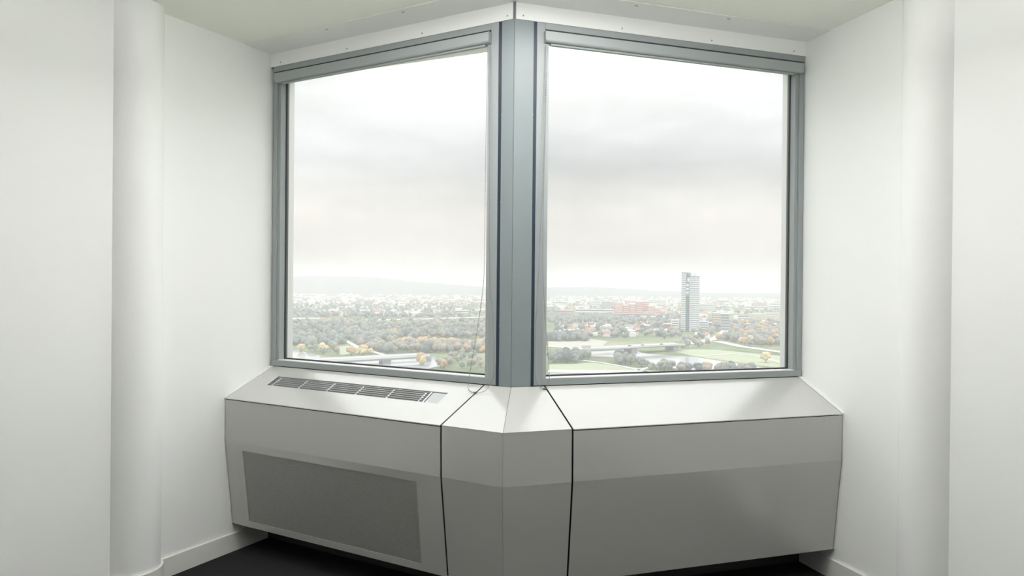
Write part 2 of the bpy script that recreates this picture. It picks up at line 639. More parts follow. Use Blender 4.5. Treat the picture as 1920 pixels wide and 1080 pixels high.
# ------------------------------------------------------------------ pelmet panels under the ceiling
for side, num, nm, s_end in (('L', 2, 'left', 'gap'), ('R', 3, 'right', 'gap')):
    t = .003
    gap = .0085
    prof = [(-D_JOINT, Z_CEIL - .004), (-D_JOINT, Z_CEIL - .004 - t), (-t, Z_CEIL - .004 - t), (-t, Z_FASCIA), (0, Z_FASCIA), (0, Z_CEIL - .004)]
    b = MB()
    zc, zf = Z_CEIL - .0045, Z_FASCIA
    # ceiling leaf and upright leaf
    a = [W(side, corner_s(side, -D_JOINT) + gap, -D_JOINT, zc), W(side, SW[side] - .001, -D_JOINT, zc),
         W(side, SW[side] - .001, 0.002, zc), W(side, corner_s(side, 0) + gap, 0.002, zc)]
    b.hexa(a, [p + Vector((0, 0, .003)) for p in a])
    a = [W(side, corner_s(side, -.003) + gap, -.003, zf), W(side, SW[side] - .001, -.003, zf),
         W(side, SW[side] - .001, 0.0035, zf), W(side, corner_s(side, 0) + gap, 0.0035, zf)]
    b.hexa(a, [p + Vector((0, 0, zc - zf)) for p in a])
    o = b.build('trim_%d' % num, M['panel'])
    struct(o, 'white folded pelmet panel above the %s window' % nm)
    scr = (2.6525, 2.1449, 1.6422, 3.16) if side == 'L' else (1.0423, 1.5633, 2.0807, 2.5972)
    for s in scr:
        p = W(side, s, -.003, 2.7925)
        u, n = AX[side]
        b = MB()
        ring = [p + (u * math.cos(2 * math.pi * k / 12) + Vector((0, 0, 1)) * math.sin(2 * math.pi * k / 12)) * .004 for k in range(12)]
        b.hexa(ring, [v - n * .0015 for v in ring])
        b.build('screw', M['screw'], o)
    for s in ((2.658, 2.151, 1.64) if side == 'L' else (1.05, 1.564, 2.079)):
        dd = -.156
        b = MB()
        a = [W(side, s - .010, dd - .002, zc - .003), W(side, s + .010, dd + .004, zc - .003),
             W(side, s + .010, dd + .0075, zc - .003), W(side, s - .010, dd + .0015, zc - .003)]
        b.hexa(a, [p + Vector((0, 0, .003)) for p in a])
        b.build('clip', M['screw'], o)
# metal strip in the gap between the two pelmets: the post shows there

# ------------------------------------------------------------------ sill covers
SLOPE = (Z_SILL - Z_FRONT) / D_FRONT


def z_top(d):
    return Z_SILL + SLOPE * d


# joint lines, as functions of depth d
def gap_l(d, z=0):
    if z < Z_FRONT - .01 or d < -D_FRONT - .001:
        return 1.7973 - (Z_FRONT - z) * .0125
    return 1.755 + (1.7973 - 1.755) * (-d / D_FRONT)


def gap_r(d, z=0):
    return 1.1697 + (1.1914 - 1.1697) * (-d / D_FRONT) if z >= Z_FRONT - .01 else 1.1918 + (Z_FRONT - z) * .003


GAP = {'L': gap_l, 'R': gap_r}
# the end of each cover leaves a narrow white filler next to the wall
END = {'L': lambda d, z=0: 3.2397 + (3.2010 - 3.2397) * max(0, 1 + d / D_FRONT) if z >= Z_FRONT - .01 else 3.2385,
       'R': lambda d, z=0: 2.6700 + (2.6500 - 2.6700) * max(0, 1 + d / D_FRONT) if z >= Z_FRONT - .01 else 2.6690}
TH = .004
HALF_GAP = .0045


def top_quad(b, side, sa, sb, d0, d1, mi=0, lift=0.0, th=TH):
    """piece of the sloping top sheet; sa, sb functions of d"""
    fa = sa if callable(sa) else (lambda d: sa)
    fb = sb if callable(sb) else (lambda d: sb)
    a = [W(side, fa(d0), d0, z_top(d0) + lift), W(side, fb(d0), d0, z_top(d0) + lift),
         W(side, fb(d1), d1, z_top(d1) + lift), W(side, fa(d1), d1, z_top(d1) + lift)]
    b.hexa(a, [p - Vector((0, 0, th)) for p in a], mi)


def d_low(z):
    return -D_FRONT + (D_FRONT - D_BOT) * (Z_KINK - z) / (Z_KINK - Z_BOT)


def low_quad(b, side, s0, s1, z0, z1, mi=0, th=TH, push=0.0):
    fa = s0 if callable(s0) else (lambda d, z: s0)
    fb = s1 if callable(s1) else (lambda d, z: s1)
    a = []
    for f, z in ((fa, z0), (fb, z0), (fb, z1), (fa, z1)):
        a.append(W(side, f(-D_FRONT, z), d_low(z) + push, z))
    b.hexa(a, [p + AX[side][1] * th for p in a], mi)


def front_upper(b, side, s0, s1, z0, z1, th=TH):
    a = [W(side, s0(-D_FRONT, z0), -D_FRONT, z0), W(side, s1(-D_FRONT, z0), -D_FRONT, z0),
         W(side, s1(-D_FRONT, z1), -D_FRONT, z1), W(side, s0(-D_FRONT, z1), -D_FRONT, z1)]
    b.hexa(a, [p + AX[side][1] * th for p in a])


JN = .0085     # joint between top sheet and front sheet
for side, name in (('L', 'convector_cover'), ('R', 'sill_cover')):
    root = empty(name, W(side, (GAP[side](-.15, 1) + END[side](-.15, 1)) / 2, -.15, Z_BOT))
    sa = lambda d, z=1.0, side=side: GAP[side](d, z) + HALF_GAP
    sb = lambda d, z=1.0, side=side: END[side](d, z) - .0045
    b = MB()
    if side == 'L':
        g0, g1, gd0, gd1 = 1.9100, 3.0680, -.1690, -.0840      # opening of the grille
        top_quad(b, side, sa, sb, gd1, -.001)
        top_quad(b, side, sa, sb, -D_FRONT - .001, gd0)
        top_quad(b, side, sa, g0, gd0, gd1)
        top_quad(b, side, g1, sb, gd0, gd1)
        b.build('top_panel', M['cover'], root)
        # pieces: recess, frame bar, slats, cross bars, blank plate
        b = MB()
        depth = .06
        top_quad(b, side, g0 - .004, g1 + .004, gd0 - .004, gd1 + .004, lift=-depth)
        top_quad(b, side, g0 - .004, g0, gd0, gd1, lift=-TH, th=depth)
        top_quad(b, side, g1, g1 + .004, gd0, gd1, lift=-TH, th=depth)
        top_quad(b, side, g0, g1, gd0 - .004, gd0, lift=-TH, th=depth)
        top_quad(b, side, g0, g1, gd1, gd1 + .004, lift=-TH, th=depth)
        b.build('recess', M['dark'], root)
        gr = MB()
        top_quad(gr, side, 1.9985, 2.0065, gd0 + .001, gd1 - .003, lift=-.0015, th=.016)
        grille = gr.build('outlet_grille', M['slat_top'], root)
        ns = 6
        for k in range(ns):
            d = gd0 + .0045 + (gd1 - gd0 - .012) * k / (ns - 1)
            b = MB()
            top_quad(b, side, 2.0065, g1 - .001, d - .0011, d + .0011, lift=-.002, th=.014)
            b.build('slat', M['slat'], grille)
        for sx in (3.0365, 2.8365, 2.6335, 2.4337, 2.2317, 2.0330):
            b = MB()
            top_quad(b, side, sx - .004, sx + .004, gd0 + .003, gd1 - .006, lift=-.0045, th=.008)
            b.build('cross_bar', M['slat_top'], grille)
        b = MB()
        top_quad(b, side, g0 + .0015, 1.9925, gd0 + .0005, gd1 - .004, lift=-.003, th=.003)
        b.build('blank_plate', M['plate'], root, bevel=.0006)
    else:
        top_quad(b, side, sa, sb, -D_FRONT - .001, -.001)
        b.build('top_panel', M['cover'], root)
    b = MB()
    front_upper(b, side, sa, sb, Z_KINK, Z_FRONT - JN)
    if side == 'L':
        m0, m1, mz0, mz1 = 1.9350, 3.1020, .1928, .5890
        low_quad(b, side, sa, m0, mz0, mz1)
        low_quad(b, side, m1, sb, mz0, mz1)
        low_quad(b, side, sa, sb, mz1, Z_KINK)
        low_quad(b, side, sa, sb, Z_BOT, mz0)
        b.build('front_panel', M['cover'], root)
        b = MB()
        pts = []
        for s, z in ((m0, mz0), (m1, mz0), (m1, mz1), (m0, mz1)):
            pts.append(W(side, s, d_low(z) + .002, z))
        b.poly(pts)
        o = b.build('perforated_panel', M['mesh'], root)
        uvl = o.data.uv_layers.new(name='UVMap')
        for li, lp in enumerate(o.data.loops):
            w = o.data.vertices[lp.vertex_index].co + WORLD_POS[o]
            uvl.data[li].uv = (w.dot(AX[side][0]) / .0052, w.z / .0052)
    else:
        low_quad(b, side, sa, sb, Z_BOT, Z_KINK)
        b.build('front_panel', M['cover'], root)
    # dark carcass behind the sheets
    b = MB()
    k = .012
    cz = -.065 if side == 'L' else 0
    prof = [(-.002, Z_SILL - k - .008 + cz), (-D_FRONT + k, Z_FRONT - k - .008 + cz), (-D_FRONT + k, Z_KINK), (-D_BOT + k, Z_BOT + .004), (-.002, Z_BOT + .004)]
    b.prof(side, prof, lambda d, z, side=side: GAP[side](d, 1 if z > Z_FRONT - .1 else z) + HALF_GAP, SW[side] - .002)
    b.build('carcass', M['dark'], root)
    # lower rim folded back under the front
    b = MB()
    b.wbox(side, GAP[side](-D_BOT, Z_BOT) + HALF_GAP, END[side](-D_BOT, Z_BOT) - .002, -D_BOT + .001, -D_BOT + .05, Z_BOT - .0005, Z_BOT + .003)
    b.build('bottom_flange', M['cover'], root)
    if side == 'L':
        tag(root, 'white convector cover with a slotted outlet and perforated front under the window', 'convector cover')
    else:
        tag(root, 'plain white sill cover without openings under the window', 'sill cover')
    # filler strip against the wall
    b = MB()
    num = 4 if side == 'L' else 5
    e = END[side]
    a = [W(side, e(0, 1) + .001, -.001, Z_SILL + .001), W(side, SW[side], -.001, Z_SILL + .001),
         W(side, SW[side], -D_FRONT - .002, Z_FRONT + .001), W(side, e(-D_FRONT, 1) + .001, -D_FRONT - .002, Z_FRONT + .001)]
    b.hexa(a, [p - Vector((0, 0, .02)) for p in a])
    ef = e(-D_FRONT, .7) + .001
    b.wbox(side, ef, SW[side], -D_FRONT - .002, -D_FRONT + .03, Z_KINK, Z_FRONT)
    low_quad(b, side, ef, SW[side], Z_BOT, Z_KINK, th=.03, push=-.002)
    struct(b.build('trim_%d' % num, M['skirting']), 'narrow white filler strip between the cover and the %s wall' % ('left' if side == 'L' else 'right'))

# corner casing between the two covers
root = empty('corner_cover', corner(-.15, Z_BOT))
tag(root, 'white faceted corner cover standing below the post between the two sill covers', 'corner cover')
SEAM = .0009
for side in ('L', 'R'):
    b = MB()
    sa = lambda d, z=1.0, side=side: corner_s(side, d) + SEAM
    sb = lambda d, z=1.0, side=side: GAP[side](d, z) - HALF_GAP
    top_quad(b, side, lambda d: sa(d), lambda d: sb(d), -D_FRONT, -.001)
    b.build('top_panel', M['cover'], root)
    b = MB()
    front_upper(b, side, sa, sb, Z_KINK, Z_FRONT - .0012)
    a = []
    for f, z in (('a', Z_BOT), ('b', Z_BOT), ('b', Z_KINK), ('a', Z_KINK)):
        d = d_low(z)
        a.append(W(side, sa(d) if f == 'a' else sb(-D_FRONT, z), d, z))
    b.hexa(a, [p + AX[side][1] * TH for p in a])
    b.build('front_panel', M['cover'], root)
    b = MB()
    k = .010
    prof = [(-.003, Z_SILL - k - .006), (-D_FRONT + k, Z_FRONT - k - .006), (-D_FRONT + k, Z_KINK), (-D_BOT + k, Z_BOT + .004), (-.003, Z_BOT + .004)]
    b.prof(side, prof, lambda d, z: corner_s(side, d), lambda d, z, side=side: GAP[side](d, 1 if z > Z_FRONT - .1 else z) - HALF_GAP)
    b.build('carcass', M['dark'], root)

# ------------------------------------------------------------------ roller blinds with bead chains
def catmull(pts, step):
    P = [Vector(p) for p in pts]
    P = [P[0] * 2 - P[1]] + P + [P[-1] * 2 - P[-2]]
    dense = []
    for i in range(1, len(P) - 2):
        for k in range(60):
            t = k / 60
            a, b_, c, d = P[i - 1], P[i], P[i + 1], P[i + 2]
            dense.append(.5 * ((2 * b_) + (c - a) * t + (2 * a - 5 * b_ + 4 * c - d) * t * t + (3 * b_ - a - 3 * c + d) * t ** 3))
    dense.append(P[-2])
    out, acc = [dense[0]], 0
    for a, b_ in zip(dense, dense[1:]):
        acc += (b_ - a).length
        if acc >= step:
            out.append(b_)
            acc = 0
    return out


CH = {'L': dict(s0=1.7336, s1=3.194,
                a=[(1.7455, -.012, 2.66), (1.7400, -.030, 2.2), (1.7370, -.038, 1.70), (1.7390, -.040, 1.53), (1.7620, -.040, 1.35), (1.7990, -.042, 1.14),
                   (1.8155, -.045, 1.045), (1.8120, -.055, 1.0), (1.7900, -.066, .988), (1.7640, -.070, .9845)],
                b=[(1.7380, -.012, 2.66), (1.7230, -.028, 2.2), (1.7120, -.036, 1.70), (1.7020, -.040, 1.50), (1.6830, -.040, 1.317), (1.6775, -.040, 1.10),
                   (1.6850, -.045, 1.045), (1.7100, -.058, 1.0), (1.7400, -.068, .988), (1.7625, -.070, .9845)]),
      'R': dict(s0=1.1500, s1=2.650,
                a=[(1.1560, -.010, 2.66), (1.1480, -.024, 2.2), (1.1250, -.036, 1.70), (1.1130, -.040, 1.45), (1.1055, -.040, 1.30), (1.1045, -.038, 1.11),
                   (1.1120, -.034, 1.05), (1.1290, -.030, 1.02), (1.1590, -.028, 1.0045)],
                b=[(1.1640, -.010, 2.66), (1.1500, -.024, 2.2), (1.1400, -.036, 1.70), (1.1470, -.040, 1.45), (1.1570, -.040, 1.31), (1.1775, -.040, 1.085),
                   (1.1760, -.036, 1.04), (1.1690, -.031, 1.014), (1.1615, -.028, 1.0045)])}
for side, nm in (('L', 'left'), ('R', 'right')):
    q = CH[side]
    s0, s1 = q['s0'], q['s1']
    root = empty('roller_blind', W(side, (s0 + s1) / 2, 0, 2.664))
    tag(root, ('rolled-up grey roller blind whose window head carries torn sealing film' if side == 'L'
               else 'rolled-up grey roller blind in the window that shows the high-rise tower'), 'roller blind')
    b = MB()
    prof = [(.018, 2.7275), (-.020, 2.7275), (-.020, 2.690)]
    for k in range(1, 8):
        an = k / 7 * math.pi / 2
        prof.append((-.020 + .014 * (1 - math.cos(an)), 2.690 - .014 * math.sin(an)))
    prof += [(.018, 2.676)]
    b.prof(side, prof, s0 + .004, s1)
    o = b.build('cassette', M['cassette'], root)
    b = MB()
    b.prof(side, [(.019, 2.729), (-.021, 2.729), (-.021, 2.688), (-.006, 2.673), (.019, 2.673)], s0 + .0005, s0 + .004)
    b.build('end_cap', M['alu'], root)
    b = MB()
    b.prof(side, [(.0135, 2.676), (-.002, 2.676), (-.004, 2.671), (-.002, 2.666), (.0135, 2.666)], s0 + .034, s1 - .05)
    b.build('bottom_bar', M['cassette'], root, bevel=.001)
    b = MB()
    for key in ('a', 'b'):
        pts = catmull([W(side, *p) for p in q[key]], .0058)
        for p in pts:
            b.ball(p, .0024)
        b.tube(pts[::3] + [pts[-1]], .0006, 4)
    b.build('bead_chain', M['bead'], root, smooth=True)
    e0 = W(side, *q['a'][-1])
    b = MB()
    b.tube([e0 - AX[side][0] * .008 + Vector((0, 0, .0015)), e0 + AX[side][0] * .008 + Vector((0, 0, .0015))], .0042, 10)
    b.build('chain_connector', M['bead'], root, smooth=False)

# ------------------------------------------------------------------ fill lamps added out of view to brighten the room
M['lamp_frame'] = mat('lamp_frame_white', (.8, .8, .8), .4)
mt, t, pb = new_mat('fill_diffuser')
pb.inputs['Base Color'].default_value = (.9, .9, .88, 1)
pb.inputs['Emission Color'].default_value = (1, 1, .975, 1)
pb.inputs['Emission Strength'].default_value = FILL_UP
M['diffuser'] = mt
mt, t, pb = new_mat('fill_diffuser_low')
pb.inputs['Base Color'].default_value = (.9, .9, .88, 1)
pb.inputs['Emission Color'].default_value = (1, 1, .975, 1)
pb.inputs['Emission Strength'].default_value = FILL_UP * .10
M['diffuser_low'] = mt
for lx, where in ((-.9, 'left'), (.9, 'right')):
    ly, lz = 1.55, 2.45
    root = empty('fill_pendant', (lx, ly, lz))
    tag(root, 'added long white fill pendant out of view, hanging on the %s wall side of the room' % where, 'pendant lamp', 'added fill pendants')
    b = MB()
    b.box(lx - .1, lx + .1, ly - .6, ly + .6, lz + .004, lz + .04)
    b.build('housing', M['lamp_frame'], root, bevel=.004)
    b = MB()
    b.box(lx - .09, lx + .09, ly - .59, ly + .59, lz + .0405, lz + .0445)
    b.build('upper_diffuser', M['diffuser'], root)
    b = MB()
    b.box(lx - .09, lx + .09, ly - .59, ly + .59, lz, lz + .0035)
    b.build('lower_diffuser', M['diffuser_low'], root)
    for dy in (-.45, .45):
        b = MB()
        b.tube([(lx, ly + dy, lz + .04), (lx, ly + dy, Z_CEIL)], .0015, 6)
        b.build('suspension_wire', M['screw'], root)

mt, t, pb = new_mat('fill_diffuser_down')
pb.inputs['Base Color'].default_value = (.9, .9, .88, 1)
pb.inputs['Emission Color'].default_value = (1, 1, .975, 1)
pb.inputs['Emission Strength'].default_value = FILL_DOWN
M['diffuser_down'] = mt
for lx, where in ((-.55, 'left'), (.50, 'right')):  # invented lamps, added only to light the bay from out of view
    ly, h = 2.70, .3
    root = empty('fill_ceiling_lamp', (lx, ly, Z_CEIL - .012))
    tag(root, 'added square recessed fill lamp, out of view over the window bay on the %s wall side' % where, 'ceiling lamp', 'added recessed fill lamps')
    b = MB()
    for x0, x1, y0, y1 in ((-h, h, -h, -h + .02), (-h, h, h - .02, h), (-h, -h + .02, -h + .02, h - .02), (h - .02, h, -h + .02, h - .02)):
        b.box(lx + x0, lx + x1, ly + y0, ly + y1, Z_CEIL - .012, Z_CEIL - .0005)
    b.build('frame', M['lamp_frame'], root)
    b = MB()
    b.box(lx - h + .02, lx + h - .02, ly - h + .02, ly + h - .02, Z_CEIL - .008, Z_CEIL - .001)
    b.build('diffuser', M['diffuser_down'], root)

# ------------------------------------------------------------------ the city below, about 76 m under the eye
GZ = EYE - 76.0


def gp(px, py, z=0.0):
    """ground point (z metres above the plain) under a pixel of the photograph"""
    d = ray(px, py)
    return CAM + d * ((GZ + z - EYE) / d.z)


def dist(p):
    return math.hypot(p.x, p.y)


M['hill'] = mat('hill_forest', (.10, .12, .14), 1, spec=0, var=.3, scale=.002)
M['water'] = mat('river_water', (.52, .55, .57), .06, spec=1.0, var=.1, scale=.02)
M['road'] = mat('road_pale', (.66, .66, .64), .9, spec=.1, var=.08, scale=.05)
M['concrete'] = mat('concrete_pale', (.62, .63, .64), .8, spec=.2, var=.06, scale=.2)
M['conc_dark'] = mat('concrete_shade', (.30, .31, .33), .8, spec=.2)
M['bwhite'] = mat('render_white', (.86, .86, .85), .8, spec=.2)
M['bcream'] = mat('render_cream', (.74, .66, .48), .8, spec=.2)
M['bpink'] = mat('render_pink', (.56, .24, .22), .8, spec=.2)
M['bred'] = mat('render_red', (.50, .10, .08), .8, spec=.2)
M['bbrown'] = mat('render_brown', (.26, .21, .19), .8, spec=.2)
M['bgrey'] = mat('render_grey', (.42, .44, .46), .8, spec=.2)
M['glassdark'] = mat('facade_glass', (.10, .14, .19), .2, spec=.6)
M['towerglass'] = mat('tower_glass', (.22, .27, .32), .25, spec=.6)
M['towerband'] = mat('tower_parapet', (.80, .83, .85), .6)
M['roof_red'] = mat('roof_tile_red', (.42, .22, .17), .9, spec=.1)
M['roof_grey'] = mat('roof_grey', (.35, .36, .38), .9, spec=.1)
M['roof_pale'] = mat('roof_pale', (.86, .86, .86), .8, spec=.1)
M['trunk'] = mat('tree_trunk', (.08, .06, .05), .9, spec=.1)
LEAF = {'greygreen': (.21, .235, .22), 'dark': (.13, .155, .16), 'olive': (.28, .285, .23), 'orange': (.52, .35, .20), 'yellow': (.58, .48, .28), 'rust': (.34, .29, .25)}
for k, c in LEAF.items():
    M['leaf_' + k] = mat('leaf_' + k, c, .9, spec=.1, var=.35, scale=.7)

# plain: meadow, scrub and settled land in patches
mt, t, pb = new_mat('plain')
tc = nd(t, 'ShaderNodeTexCoord')
n1 = nd(t, 'ShaderNodeTexNoise')
n1.inputs['Scale'].default_value = .006
n1.inputs['Detail'].default_value = 6
n2 = nd(t, 'ShaderNodeTexNoise')
n2.inputs['Scale'].default_value = .05
n2.inputs['Detail'].default_value = 5
t.links.new(tc.outputs['Object'], n1.inputs['Vector'])
t.links.new(tc.outputs['Object'], n2.inputs['Vector'])
cr = nd(t, 'ShaderNodeValToRGB')
cr.color_ramp.elements[0].position, cr.color_ramp.elements[1].position = .36, .66
cr.color_ramp.elements[0].color = (.14, .17, .11, 1)
cr.color_ramp.elements[1].color = (.34, .34, .24, 1)
e = cr.color_ramp.elements.new(.5)
e.color = (.22, .27, .15, 1)
t.links.new(n1.outputs[0], cr.inputs[0])
mx = nd(t, 'ShaderNodeMix', data_type='RGBA', blend_type='MULTIPLY')
mx.inputs['Factor'].default_value = .6
t.links.new(cr.outputs[0], mx.inputs['A'])
cr2 = nd(t, 'ShaderNodeValToRGB')
cr2.color_ramp.elements[0].position, cr2.color_ramp.elements[1].position = .35, .6
cr2.color_ramp.elements[0].color = (.45, .5, .45, 1)
cr2.color_ramp.elements[1].color = (1, 1, 1, 1)
t.links.new(n2.outputs[0], cr2.inputs[0])
t.links.new(cr2.outputs[0], mx.inputs['B'])
t.links.new(mx.outputs['Result'], pb.inputs['Base Color'])
pb.inputs['Roughness'].default_value = 1
pb.inputs['Specular IOR Level'].default_value = 0
M['plain'] = mt
M['meadow'] = mat('meadow_grass', (.38, .42, .29), 1, spec=0, var=.15, scale=.03)
M['meadow_dry'] = mat('meadow_dry', (.46, .46, .38), 1, spec=0, var=.15, scale=.03)

b = MB()
b.poly([(-14000, -3000, GZ), (14000, -3000, GZ), (14000, 16000, GZ), (-14000, 16000, GZ)])
struct(b.build('ground', M['plain']), 'hazy green and brown plain far below the windows')


def flat(name, pix, mtl, label, z):
    b = MB()
    b.poly([gp(x, y) + Vector((0, 0, z)) for x, y in pix])
    return struct(b.build(name, mtl), label)


flat('meadow', [(1262, 658), (1300, 655), (1345, 656), (1470, 668), (1484, 678), (1484, 694), (1420, 684), (1300, 668)], M['meadow'], 'pale green riverside meadow on the far bank', .10)
flat('meadow', [(1028, 640), (1100, 634), (1140, 640), (1125, 652), (1075, 655), (1028, 650)], M['meadow_dry'], 'dry pale meadow in front of the bridge road', .10)
flat('meadow', [(1028, 684), (1110, 680), (1195, 690), (1260, 702), (1028, 706)], M['meadow'], 'green lawn crossed by white paths on the near bank', .10)
flat('meadow', [(628, 652), (652, 648), (682, 660), (640, 666)], M['meadow'], 'small bright green park lawn with a white path', .10)
flat('river', [(1095, 668), (1100, 660), (1182, 656), (1215, 664), (1305, 670), (1433, 690), (1500, 700), (1500, 718), (1330, 706), (1258, 690), (1196, 680), (1160, 670)], M['water'], 'pale river passing under the road bridge', .25)
flat('river', [(520, 654), (560, 657), (612, 670), (812, 667), (835, 684), (720, 712), (520, 712)], M['water'], 'pale river arm under the long white bridge by the park', .25)


ROADPTS = []


def road(pix, width, label, z=.4, name='road'):
    P = [gp(x, y) for x, y in pix]
    b = MB()
    Ls, Rs = [], []
    for i, p in enumerate(P):
        tdir = (P[min(i + 1, len(P) - 1)] - P[max(i - 1, 0)])
        tdir.z = 0
        tdir.normalize()
        nr = Vector((-tdir.y, tdir.x, 0))
        Ls.append(p + nr * width / 2 + Vector((0, 0, z)))
        Rs.append(p - nr * width / 2 + Vector((0, 0, z)))
    for i in range(len(P) - 1):
        b.poly([Ls[i], Ls[i + 1], Rs[i + 1], Rs[i]])
        nst = int((P[i + 1] - P[i]).length / 10) + 1
        ROADPTS.extend((P[i].lerp(P[i + 1], q / nst), width / 2) for q in range(nst + 1))
    return struct(b.build(name, M['road']), label)


road([(520, 602), (620, 601), (720, 600), (800, 598), (925, 594)], 34, 'wide pale motorway crossing the plain')
road([(520, 599), (560, 597), (600, 597)], 40, 'pale slip road beside the motorway')
road([(630, 632), (650, 640), (672, 652), (700, 660), (720, 666)], 6, 'white footpath through the park lawn')
road([(1028, 649), (1060, 651), (1092, 656)], 16, 'pale approach road to the road bridge')
road([(1092, 676), (1130, 681), (1170, 688), (1215, 698)], 5, 'white footpath across the riverside lawn')
road([(1190, 696), (1215, 690), (1230, 686)], 5, 'white footpath branch near the riverside trees')
road([(1275, 647), (1320, 640), (1345, 634), (1362, 620)], 16, 'pale street leading from the bridge to the tower')
road([(1345, 640), (1390, 650), (1440, 657), (1490, 664)], 14, 'pale embankment road behind the far meadow')
road([(1310, 668), (1370, 664), (1420, 668), (1470, 682)], 5, 'white footpath over the far meadow')
road([(1028, 696), (1130, 698), (1240, 699)], 22, 'wide pale promenade below the windows')
road([(860, 586), (905, 580), (925, 578)], 20, 'pale distant road between house rows')

road([(845, 616), (880, 620), (925, 627)], 16, 'pale country lane through the woodland')
road([(745, 611), (775, 613), (800, 616)], 14, 'short pale service road in the woodland')
road([(575, 618), (597, 624), (606, 633)], 9, 'winding pale park track in the woodland')

# ---- hills
prof_l = [(300, 520), (520, 517), (600, 515), (700, 518), (780, 526), (860, 533), (930, 537), (1030, 537), (1100, 537), (1200, 541), (1290, 547), (1400, 548), (1600, 548), (1800, 544)]


def ridge(px):
    for (a, ya), (b_, yb) in zip(prof_l, prof_l[1:]):
        if a <= px <= b_:
            return ya + (yb - ya) * (px - a) / (b_ - a)
    return prof_l[0][1] if px < prof_l[0][0] else prof_l[-1][1]


b = MB()
NX, NYH = 90, 8
grid = []
for j in range(NYH):
    row = []
    for i in range(NX):
        px = 250 + i * (1600 / (NX - 1))
        d0 = 4900 + 260 * j
        dr = ray(px, 540)
        hd = Vector((dr.x, dr.y, 0)).normalized()
        dr2 = ray(px, ridge(px) + 1.6 * noise.noise(Vector((px * .03, 1.3, 0))))
        top = EYE + dr2.z / math.hypot(dr2.x, dr2.y) * 5900
        k = math.sin(min(1, j / 4) * math.pi / 2) if j <= 4 else 1 - .2 * (j - 4)
        z = GZ - 6 + max(4, top - GZ) * k * (1 + .12 * noise.noise(Vector((px * .02, j * .7, 3))) * (1 if j != 4 else 0))
        row.append(hd * d0 + Vector((0, 0, z)))
    grid.append(row)
for j in range(NYH - 1):
    for i in range(NX - 1):
        b.poly([grid[j][i], grid[j][i + 1], grid[j + 1][i + 1], grid[j + 1][i]])
o = b.build('hills', M['hill'], smooth=True)
struct(o, 'low wooded hills fading into haze on the horizon')


# ---- ground already taken, so that houses and trees keep clear of buildings and of each other
TAKEN = {}


def take(p, r):
    TAKEN.setdefault((int(p.x // 60), int(p.y // 60)), []).append((p.x, p.y, r))


def clear(p, r):
    i, j = int(p.x // 60), int(p.y // 60)
    for a in (i - 1, i, i + 1):
        for c in (j - 1, j, j + 1):
            for x, y, q in TAKEN.get((a, c), ()):
                if (x - p.x) ** 2 + (y - p.y) ** 2 < (q + r) ** 2:
                    return False
    return True


for _p, _r in ROADPTS:
    take(_p, min(_r, 12))


def take_box(o, r, f, x0, x1, y0, y1):
    st = 9.0
    x = x0
    while x <= x1:
        y = y0
        while y <= y1:
            take(o + r * x + f * y, 8)
            y += st
        x += st


# ---- buildings
def facing(p):
    """axes of a building standing at p: right, back, with its front towards the rooms, turned by yaw"""
    f = Vector((p.x, p.y, 0)).normalized()
    return Vector((f.y, -f.x, 0)), f


def obox(b, o, r, f, x0, x1, y0, y1, z0, z1, mi=0):
    a = [o + r * x + f * y + Vector((0, 0, z0)) for x, y in ((x0, y0), (x1, y0), (x1, y1), (x0, y1))]
    b.hexa(a, [p + Vector((0, 0, z1 - z0)) for p in a], mi)


def block(pl, pr, base, top, wall, floors, label, name='apartment_block', depth=14, yaw=0.0, group=None, roof='roof_pale', band='glassdark', cat='building'):
    p = gp((pl + pr) / 2, base)
    D = dist(p)
    r, f = facing(p)
    if yaw:
        q = Matrix.Rotation(yaw, 3, 'Z')
        r, f = q @ r, q @ f
    wdt = (pr - pl) * D / F_PX
    hgt = (base - top) * D / F_PX
    root = empty(name, p)
    b = MB()
    obox(b, p, r, f, -wdt / 2, wdt / 2, 0, depth, 0, hgt)
    b.build('wall', M[wall], root)
    b = MB()
    obox(b, p, r, f, -wdt / 2 - .3, wdt / 2 + .3, -.3, depth + .3, hgt, hgt + .7)
    b.build('roof', M[roof], root)
    take_box(p, r, f, -wdt / 2, wdt / 2, 0, depth)
    fh = hgt / max(1, floors)
    for k in range(floors):
        b = MB()
        obox(b, p, r, f, -wdt / 2 + .8, wdt / 2 - .8, -.12, .3, k * fh + fh * .35, k * fh + fh * .78)
        b.build('window_band', M[band], root)
    tag(root, label, cat, group)
    return root


# terraced pink housing: stepped wings with white balcony bands
p = gp(1192, 590)
r, f = facing(p)
D = dist(p)
k = D / F_PX
take_box(p, r, f, -40 * k, 54 * k, 0, 46)
root = empty('terraced_housing', p)
tag(root, 'large stepped pink and red terraced housing complex with white balconies', 'building')
for x0, x1, y0, h in ((-40, -24, 0, 22), (-24, -12, 6, 17), (-12, 0, 0, 20), (0, 12, 4, 24), (8, 24, 14, 25), (20, 34, 0, 17), (30, 44, 8, 12), (-20, 10, 22, 26), (40, 54, 12, 8)):
    b = MB()
    obox(b, p, r, f, x0 * k, x1 * k, y0, y0 + 22, 0, h * k)
    wg = b.build('wing', M['bpink'], root)
    nf = max(2, int(h * k / 5))
    for q in range(nf):
        b = MB()
        z0 = (q + .55) * h * k / nf
        obox(b, p, r, f, x0 * k + 3.2, x1 * k - 1, y0 - 1.2, y0 + .2, z0, z0 + 1.5)
        b.build('balcony', M['bwhite'], wg)
    b = MB()
    obox(b, p, r, f, x0 * k, x1 * k, y0, y0 + 22, h * k, h * k + .8)
    b.build('roof', M['roof_pale'], wg)

